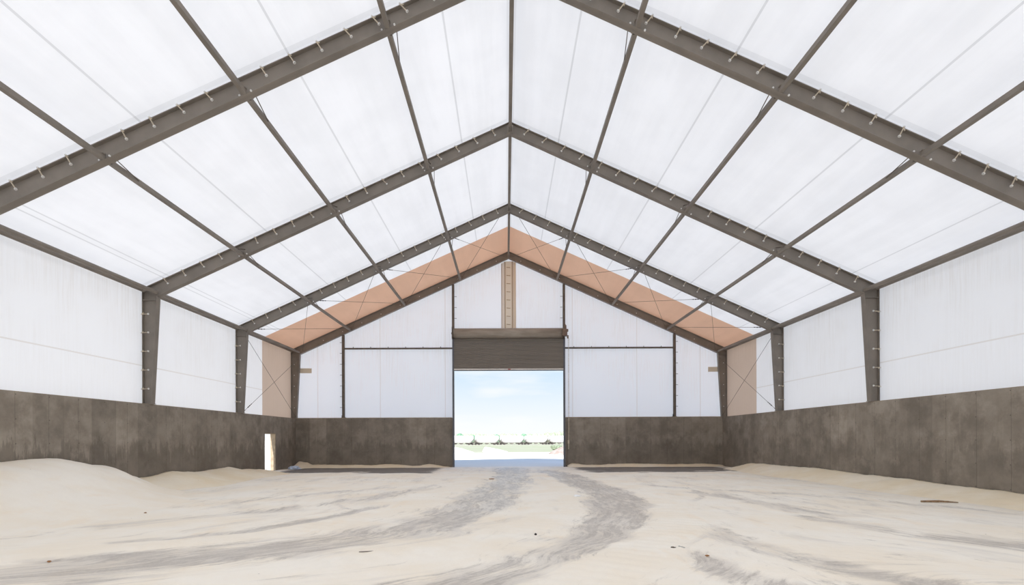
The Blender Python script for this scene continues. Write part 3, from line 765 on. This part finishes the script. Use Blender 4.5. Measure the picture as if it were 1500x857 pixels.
for i, (x, y, l) in enumerate(((-.75, 20.8, 'small rusty brown lump on the floor just inside the big door'),
                               (-8.1, 11.5, 'small brown crumb at the foot of the big sand heap'),
                               (-6.2, 6.6+.3, 'flat brown crumb on the pale sand at lower left'),
                               (2.55, 7.1, 'tiny orange crumb in front of the flat dark lump'))):
    sc = (.10, .06, .02) if i == 0 else (.03, .02, .012)
    rock('clod', l, 'lump', (x, y, 0.0), sc, rust, 10+i)
bm = bmesh.new(); tube(bm, (-2.24, 7.34, .022), (-2.02, 7.42, .02), .010, 6, .005)
tag(obj('twig', bm, simple('grey twig', (.25, .22, .19), .9)), 'thin grey twig lying on the scraped floor left of centre', 'twig')

# ------------------------------------------------------------------ outdoors
t = NT('sunlit pale yard sand')
gz = t.noise(t.geo.outputs['Position'], .08, 5)
gcol = t.mix(t.ramp(gz, .35, .65), (.80, .76, .70), (.86, .83, .79))
M['yard'] = t.principled(gcol, .95, spec=.1)
t = NT('dry pale grass')
g1 = t.noise(t.vec(t.math('MULTIPLY', t.x, .06), t.math('MULTIPLY', t.y, .05), 0.0), 1.0, 6, .7)
M['field'] = t.principled(t.mix(t.ramp(g1, .3, .7), (.315, .35, .235), (.37, .365, .29)), .95, spec=.05)
def zg(y): return -1.45*smooth(62, 170, y)
bm = bmesh.new()
Ys = [30.3, 34, 40, 50, 58, 62]; rows = [[bm.verts.new((x, y, zg(y)-.01)) for x in (-120, -60, -25, 0, 25, 60, 120)] for y in Ys]
for a, b in zip(rows, rows[1:]):
    for i in range(6): bm.faces.new((a[i], a[i+1], b[i+1], b[i]))
for x0, x1 in ((-120, -W-.0), (W+.0, 120)):
    vs = [bm.verts.new(p) for p in ((x0, -60, -.01), (x1, -60, -.01), (x1, 30.3, -.01), (x0, 30.3, -.01))]; bm.faces.new(vs)
vs = [bm.verts.new(p) for p in ((-W, -60, -.01), (W, -60, -.01), (W, YB-.25, -.01), (-W, YB-.25, -.01))]; bm.faces.new(vs)
tag(obj('ground', bm, M['yard'], fix=False), kind='structure')
bm = bmesh.new()
Ys = [62, 75, 90, 105, 120, 140, 155, 170, 300, 600, 1500]; rows = [[bm.verts.new((x, y, zg(y)-.01)) for x in (-.25*y-4, -.2*y, -.1*y, 0, 60, 200, 900)] for y in Ys]
for a, b in zip(rows, rows[1:]):
    for i in range(6): bm.faces.new((a[i], a[i+1], b[i+1], b[i]))
tag(obj('ground', bm, M['field'], fix=False), kind='structure')
bm = bmesh.new(); rows = [[bm.verts.new((x, y, zg(y)-.01)) for x in (-900, -400, -.25*y-4)] for y in Ys]
for a, b in zip(rows, rows[1:]):
    for i in range(2): bm.faces.new((a[i], a[i+1], b[i+1], b[i]))
tag(obj('ground', bm, M['yard'], fix=False), kind='structure')

def mound(name, label, cat, cx, cy, rx, ry, H, mat, skew=0, zb=0, rough=.12, seed=1, seg=40):
    bm = bmesh.new(); n_r = 12; rings = []
    for r in range(n_r+1):
        f = r/n_r; ring = []
        for i in range(seg):
            a = 2*math.pi*i/seg; q = 1+.15*noise.noise(Vector((math.cos(a)*1.2, math.sin(a)*1.2, seed)))
            x = cx+skew*(1-f)*rx+math.cos(a)*rx*f*q; y = cy+math.sin(a)*ry*f*q
            z = H*(1-f)**1.0*(1-.25*(1-f))*1.33+rough*H*noise.noise(Vector((x*.7, y*.7, seed)))*(1-f)
            ring.append((x, y, zb+z-.06*f))
        rings.append(ring)
    top = bm.verts.new(rings[0][0]); prev = None
    for r in range(1, n_r+1):
        cur = [bm.verts.new(p) for p in rings[r]]
        for i in range(seg):
            j = (i+1) % seg
            if prev is None: bm.faces.new((top, cur[i], cur[j]))
            else: bm.faces.new((prev[i], cur[i], cur[j], prev[j]))
        prev = cur
    bm.faces.new(prev[::-1])
    return tag(obj(name, bm, mat, smooth=True), label, cat)
def outx(px, d): return (px-741.5)*d/767-.17
# two white sand piles, a brown rubble pile
mound('sand_pile', 'white sand pile outdoors at the left side of the doorway', 'sand pile', -6.9, 62, 3.2, 4.5, .95, M['yard'], -.15, zg(62), .1, 3)
mound('sand_pile', 'white sand pile outdoors left of the doorway middle, with a steep left side', 'sand pile', -1.5, 67, 1.75, 2.5, .62, M['yard'], -.8, zg(66), .1, 6)
t = NT('pinkish earth rubble'); M['rub'] = t.principled(t.mix(t.ramp(t.noise(t.geo.outputs['Position'], 2.2, 7, .8), .4, .6), (.32, .25, .215), (.42, .37, .34)), .95, spec=.05)
mound('rubble_pile', 'brownish earth and rubble pile outdoors at the right side of the doorway', 'rubble pile', 7.6, 55, 3.6, 3.5, 1.5, M['rub'], .1, 0, .35, 9)

# goods train
M['car'] = simple('white painted hopper car', (.80, .80, .80), .5, 0, .04, .3)
M['under'] = simple('dark train running gear', (.10, .085, .08), .7, 0, .2)
M['cardoor'] = simple('grey car end frame', (.22, .19, .18), .7, 0, .2)
def hopper_meshes():
    L, Hh, wd = 11.6, 3.25, 1.5
    out = {}
    bm = bmesh.new()                                   # body: rounded tub with sloped ends, along X
    def ring(x, zb, zt):
        prof_ = [(-wd*.62, zb), (-wd, zb+.8), (-wd, zt-.5), (-wd*.7, zt-.12), (0, zt), (wd*.7, zt-.12), (wd, zt-.5), (wd, zb+.8), (wd*.62, zb)]
        return [bm.verts.new((x, a, b)) for a, b in prof_]
    R = [ring(-L/2, 2.3, 4.3), ring(-L/2+.25, 2.0, 4.45), ring(-L/2+1.2, 1.05, 4.5), ring(L/2-1.2, 1.05, 4.5), ring(L/2-.25, 2.0, 4.45), ring(L/2, 2.3, 4.3)]
    for a, b in zip(R, R[1:]):
        for i in range(9): bm.faces.new((a[i], a[(i+1) % 9], b[(i+1) % 9], b[i]))
    bm.faces.new(R[0][::-1]); bm.faces.new(R[-1])
    for i in range(9):
        x = -L/2+1.9+i*.98; box(bm, x, x+.08, -wd-.05, -wd, 1.7, 4.0)
    box(bm, -L/2+.3, L/2-.3, -.45, .45, 4.5, 4.56)
    out['body'] = (bm, 'car')
    bm = bmesh.new()
    box(bm, -L/2-.45, L/2+.45, -.3, .3, .95, 1.2)
    for s in (-1, 1):
        box(bm, min(s*(L/2-1.7), s*(L/2+.4)), max(s*(L/2-1.7), s*(L/2+.4)), -wd, wd, 1.2, 1.32)
        for yy in (-wd, wd-.08):
            for q in (.1, .9):
                x = s*(L/2-q); box(bm, x-.05, x+.05, yy, yy+.08, 1.3, 4.2 if q < .5 else 2.9)
            tube(bm, (s*(L/2+.3), yy+.04, 1.3), (s*(L/2-.1), yy+.04, 3.4), .06, 6)
        for z_ in (1.7, 2.1, 2.5, 2.9): box(bm, min(s*(L/2-.05), s*(L/2+.15)), max(s*(L/2-.05), s*(L/2+.15)), -wd-.02, -wd+.06, z_, z_+.05)
    out['end_frame'] = (bm, 'cardoor')
    for nm, s in (('bogie', -1), ('bogie', 1)):
        bm = bmesh.new(); cx = s*(L/2-1.05)
        for dx in (-.85, .85):
            for yy in (-.8, .68): tube(bm, (cx+dx, yy, .46), (cx+dx, yy+.12, .46), .46, 16)
            tube(bm, (cx+dx, -.7, .46), (cx+dx, .7, .46), .08, 8)
        for yy in (-.95, .85): box(bm, cx-1.1, cx+1.1, yy, yy+.1, .4, .66); box(bm, cx-.35, cx+.35, yy, yy+.1, .3, .95)
        out[nm+('a' if s < 0 else 'b')] = (bm, 'under')
    for i, x in enumerate((-3.0, 0, 3.0)):
        bm = bmesh.new()
        hexa(bm, [(x-.4,-.5,.35),(x+.4,-.5,.35),(x+.4,.5,.35),(x-.4,.5,.35),(x-1.3,-.9,1.1),(x+1.3,-.9,1.1),(x+1.3,.9,1.1),(x-1.3,.9,1.1)])
        out['hopper%d' % i] = (bm, 'under' if i != 1 else 'cardoor')
    return out
HM = []
for nm, (bm, mt) in hopper_meshes().items():
    bmesh.ops.recalc_face_normals(bm, faces=bm.faces)
    base = {'bogiea': 'bogie', 'bogieb': 'bogie', 'hopper0': 'hopper_chute', 'hopper1': 'hopper_chute', 'hopper2': 'hopper_chute'}.get(nm, nm)
    me = bpy.data.meshes.new(base); bm.to_mesh(me); bm.free(); me.materials.append(M[mt]); HM.append((base, me))
carlab = ['cut off at the left door guide', 'first full car from the left', 'second full car from the left', 'in the middle right', 'second from the right, farther off', 'partly behind the rubble pile']
gaps = [(671, 255), (695, 256), (731, 262), (762, 285), (801, 305)]
# the train recedes slightly towards the right
cen = []
p0 = Vector((outx(694.5, 256), 256)); dirv = Vector((1, .28)).normalized()
for i in range(-1, 6):
    c = p0+dirv*(i+.5)*12.75
    cen.append(c)
for i, c in enumerate(cen[:6]):
    E = thing('hopper_car', 'white covered hopper car of the distant train, '+carlab[i], 'train car', (c.x, c.y, -1.30), 'hopper cars of the distant train')
    E.rotation_euler = (0, 0, math.atan2(dirv.y, dirv.x))
    for nm, me in HM:
        o_ = bpy.data.objects.new(nm, me); C.objects.link(o_); o_.parent = E
bm = bmesh.new()
a = p0-dirv*120; b = p0+dirv*200; nn = Vector((-dirv.y, dirv.x))
def P3(v, z): return (v.x, v.y, z)
for o1, o2, z0, z1 in ((-.78, -.70, -1.40, -1.30), (.70, .78, -1.40, -1.30)):
    hexa(bm, [P3(a+nn*o1, z0), P3(b+nn*o1, z0), P3(b+nn*o2, z0), P3(a+nn*o2, z0), P3(a+nn*o1, z1), P3(b+nn*o1, z1), P3(b+nn*o2, z1), P3(a+nn*o2, z1)])
trk = thing('railway_track', 'distant railway track under the white hopper cars', 'railway track', P3(p0, -1.4))
obj('rail', bm, M['under'], trk)
bm = bmesh.new()
hexa(bm, [P3(a-nn*2.4, -1.6), P3(b-nn*2.4, -1.6), P3(b+nn*2.4, -1.6), P3(a+nn*2.4, -1.6), P3(a-nn*1.6, -1.40), P3(b-nn*1.6, -1.40), P3(b+nn*1.6, -1.40), P3(a+nn*1.6, -1.40)])
obj('ballast', bm, simple('pale ballast', (.62, .60, .57), .9), trk)

# bushes and tree line behind the train
M['leafa'] = simple('green scrub leaves', (.16, .30, .19), .9, 0, .3, 1)
M['leafc'] = simple('grey green weeds', (.21, .25, .17), .9, 0, .4, 4)
M['leafb'] = simple('pale dusty scrub', (.33, .38, .27), .9, 0, .2, .5)  # leaf colour lightened to stand in for the washed-out outdoor glare
def bush(name, label, cat, x, y, wdt, hgt, mat, seed, zb=-1.46):
    bm = bmesh.new(); rnd = random.Random(seed)
    for i in range(9):
        c = Vector((x+rnd.uniform(-.5, .5)*wdt*.7, y+rnd.uniform(-.5, .5)*wdt*.4, zb+hgt*(rnd.uniform(.3, .72) if wdt < 1.5 else rnd.uniform(.2, .72))))
        r_ = hgt*rnd.uniform(.24, .36)
        mtx = Matrix.Translation(c) @ Matrix.Diagonal((wdt/hgt*.8 if wdt > hgt else 1, 1, .9, 1))
        ret = bmesh.ops.create_icosphere(bm, subdivisions=2, radius=r_, matrix=mtx)
        for v in ret['verts']: v.co += (v.co-c)*.35*noise.noise(v.co*1.3)
    E = thing(name, label, cat, (x, y, zb))
    obj('foliage', bm, mat, E)
    bm = bmesh.new(); tube(bm, (x, y, zb-.1), (x, y, zb+hgt*.5), hgt*.05, 6, hgt*.03); tube(bm, (x, y, zb+hgt*.2), (x+wdt*.2, y, zb+hgt*.55), hgt*.03, 6); obj('stem', bm, M['under'], E)
for px, wpx, hpx, l in ((674.5, 5, 8, 'darkest green bush above the train at far left of the doorway'), (692, 4, 6.5, 'small green bush above the train, left of the doorway middle'),
                        (728, 4, 6.5, 'small green bush above the train, nearest the doorway middle'), (766.5, 6, 7.5, 'wide green bush above the train, right of the doorway middle')):
    d = 420; bush('bush', l, 'bush', outx(px, d), d, wpx*d/767, (hpx+6.5)*d/767*.95, M['leafa'], int(px))
# continuous pale scrub on the horizon
bm = bmesh.new(); rnd = random.Random(5)
for i in range(170):
    px = 610+i*1.55+rnd.uniform(-1, 1); d = 470+rnd.uniform(-10, 10)
    hp = 12.5+rnd.uniform(-1.2, .8)+max(0, (px-790)*.10)*(1 if px < 835 else 0)+(4 if px >= 835 else 0)
    hh = hp*d/767; x = outx(px, d); c = Vector((x, d, -1.5+hh*.47))
    mtx = Matrix.Translation(c) @ Matrix.Diagonal((1.5*1.9/hh*1.0, 1.5/hh*2, .55, 1))
    ret = bmesh.ops.create_icosphere(bm, subdivisions=1, radius=hh, matrix=mtx)
    for v in ret['verts']: v.co.z += hh*.12*noise.noise(v.co*.4)
tag(obj('scrub_line', bm, M['leafb']), 'continuous pale green scrub along the horizon behind the train', 'scrub', kind='stuff')
for px, d, l in ((812, 75, 'low pale green weed clump just left behind the rubble pile'), (819, 74, 'low pale green weed clump on top behind the rubble pile')):
    bush('weed_clump', l, 'weeds', outx(px, d), d, .8, .95, M['leafc'], px, zg(d)-.1)
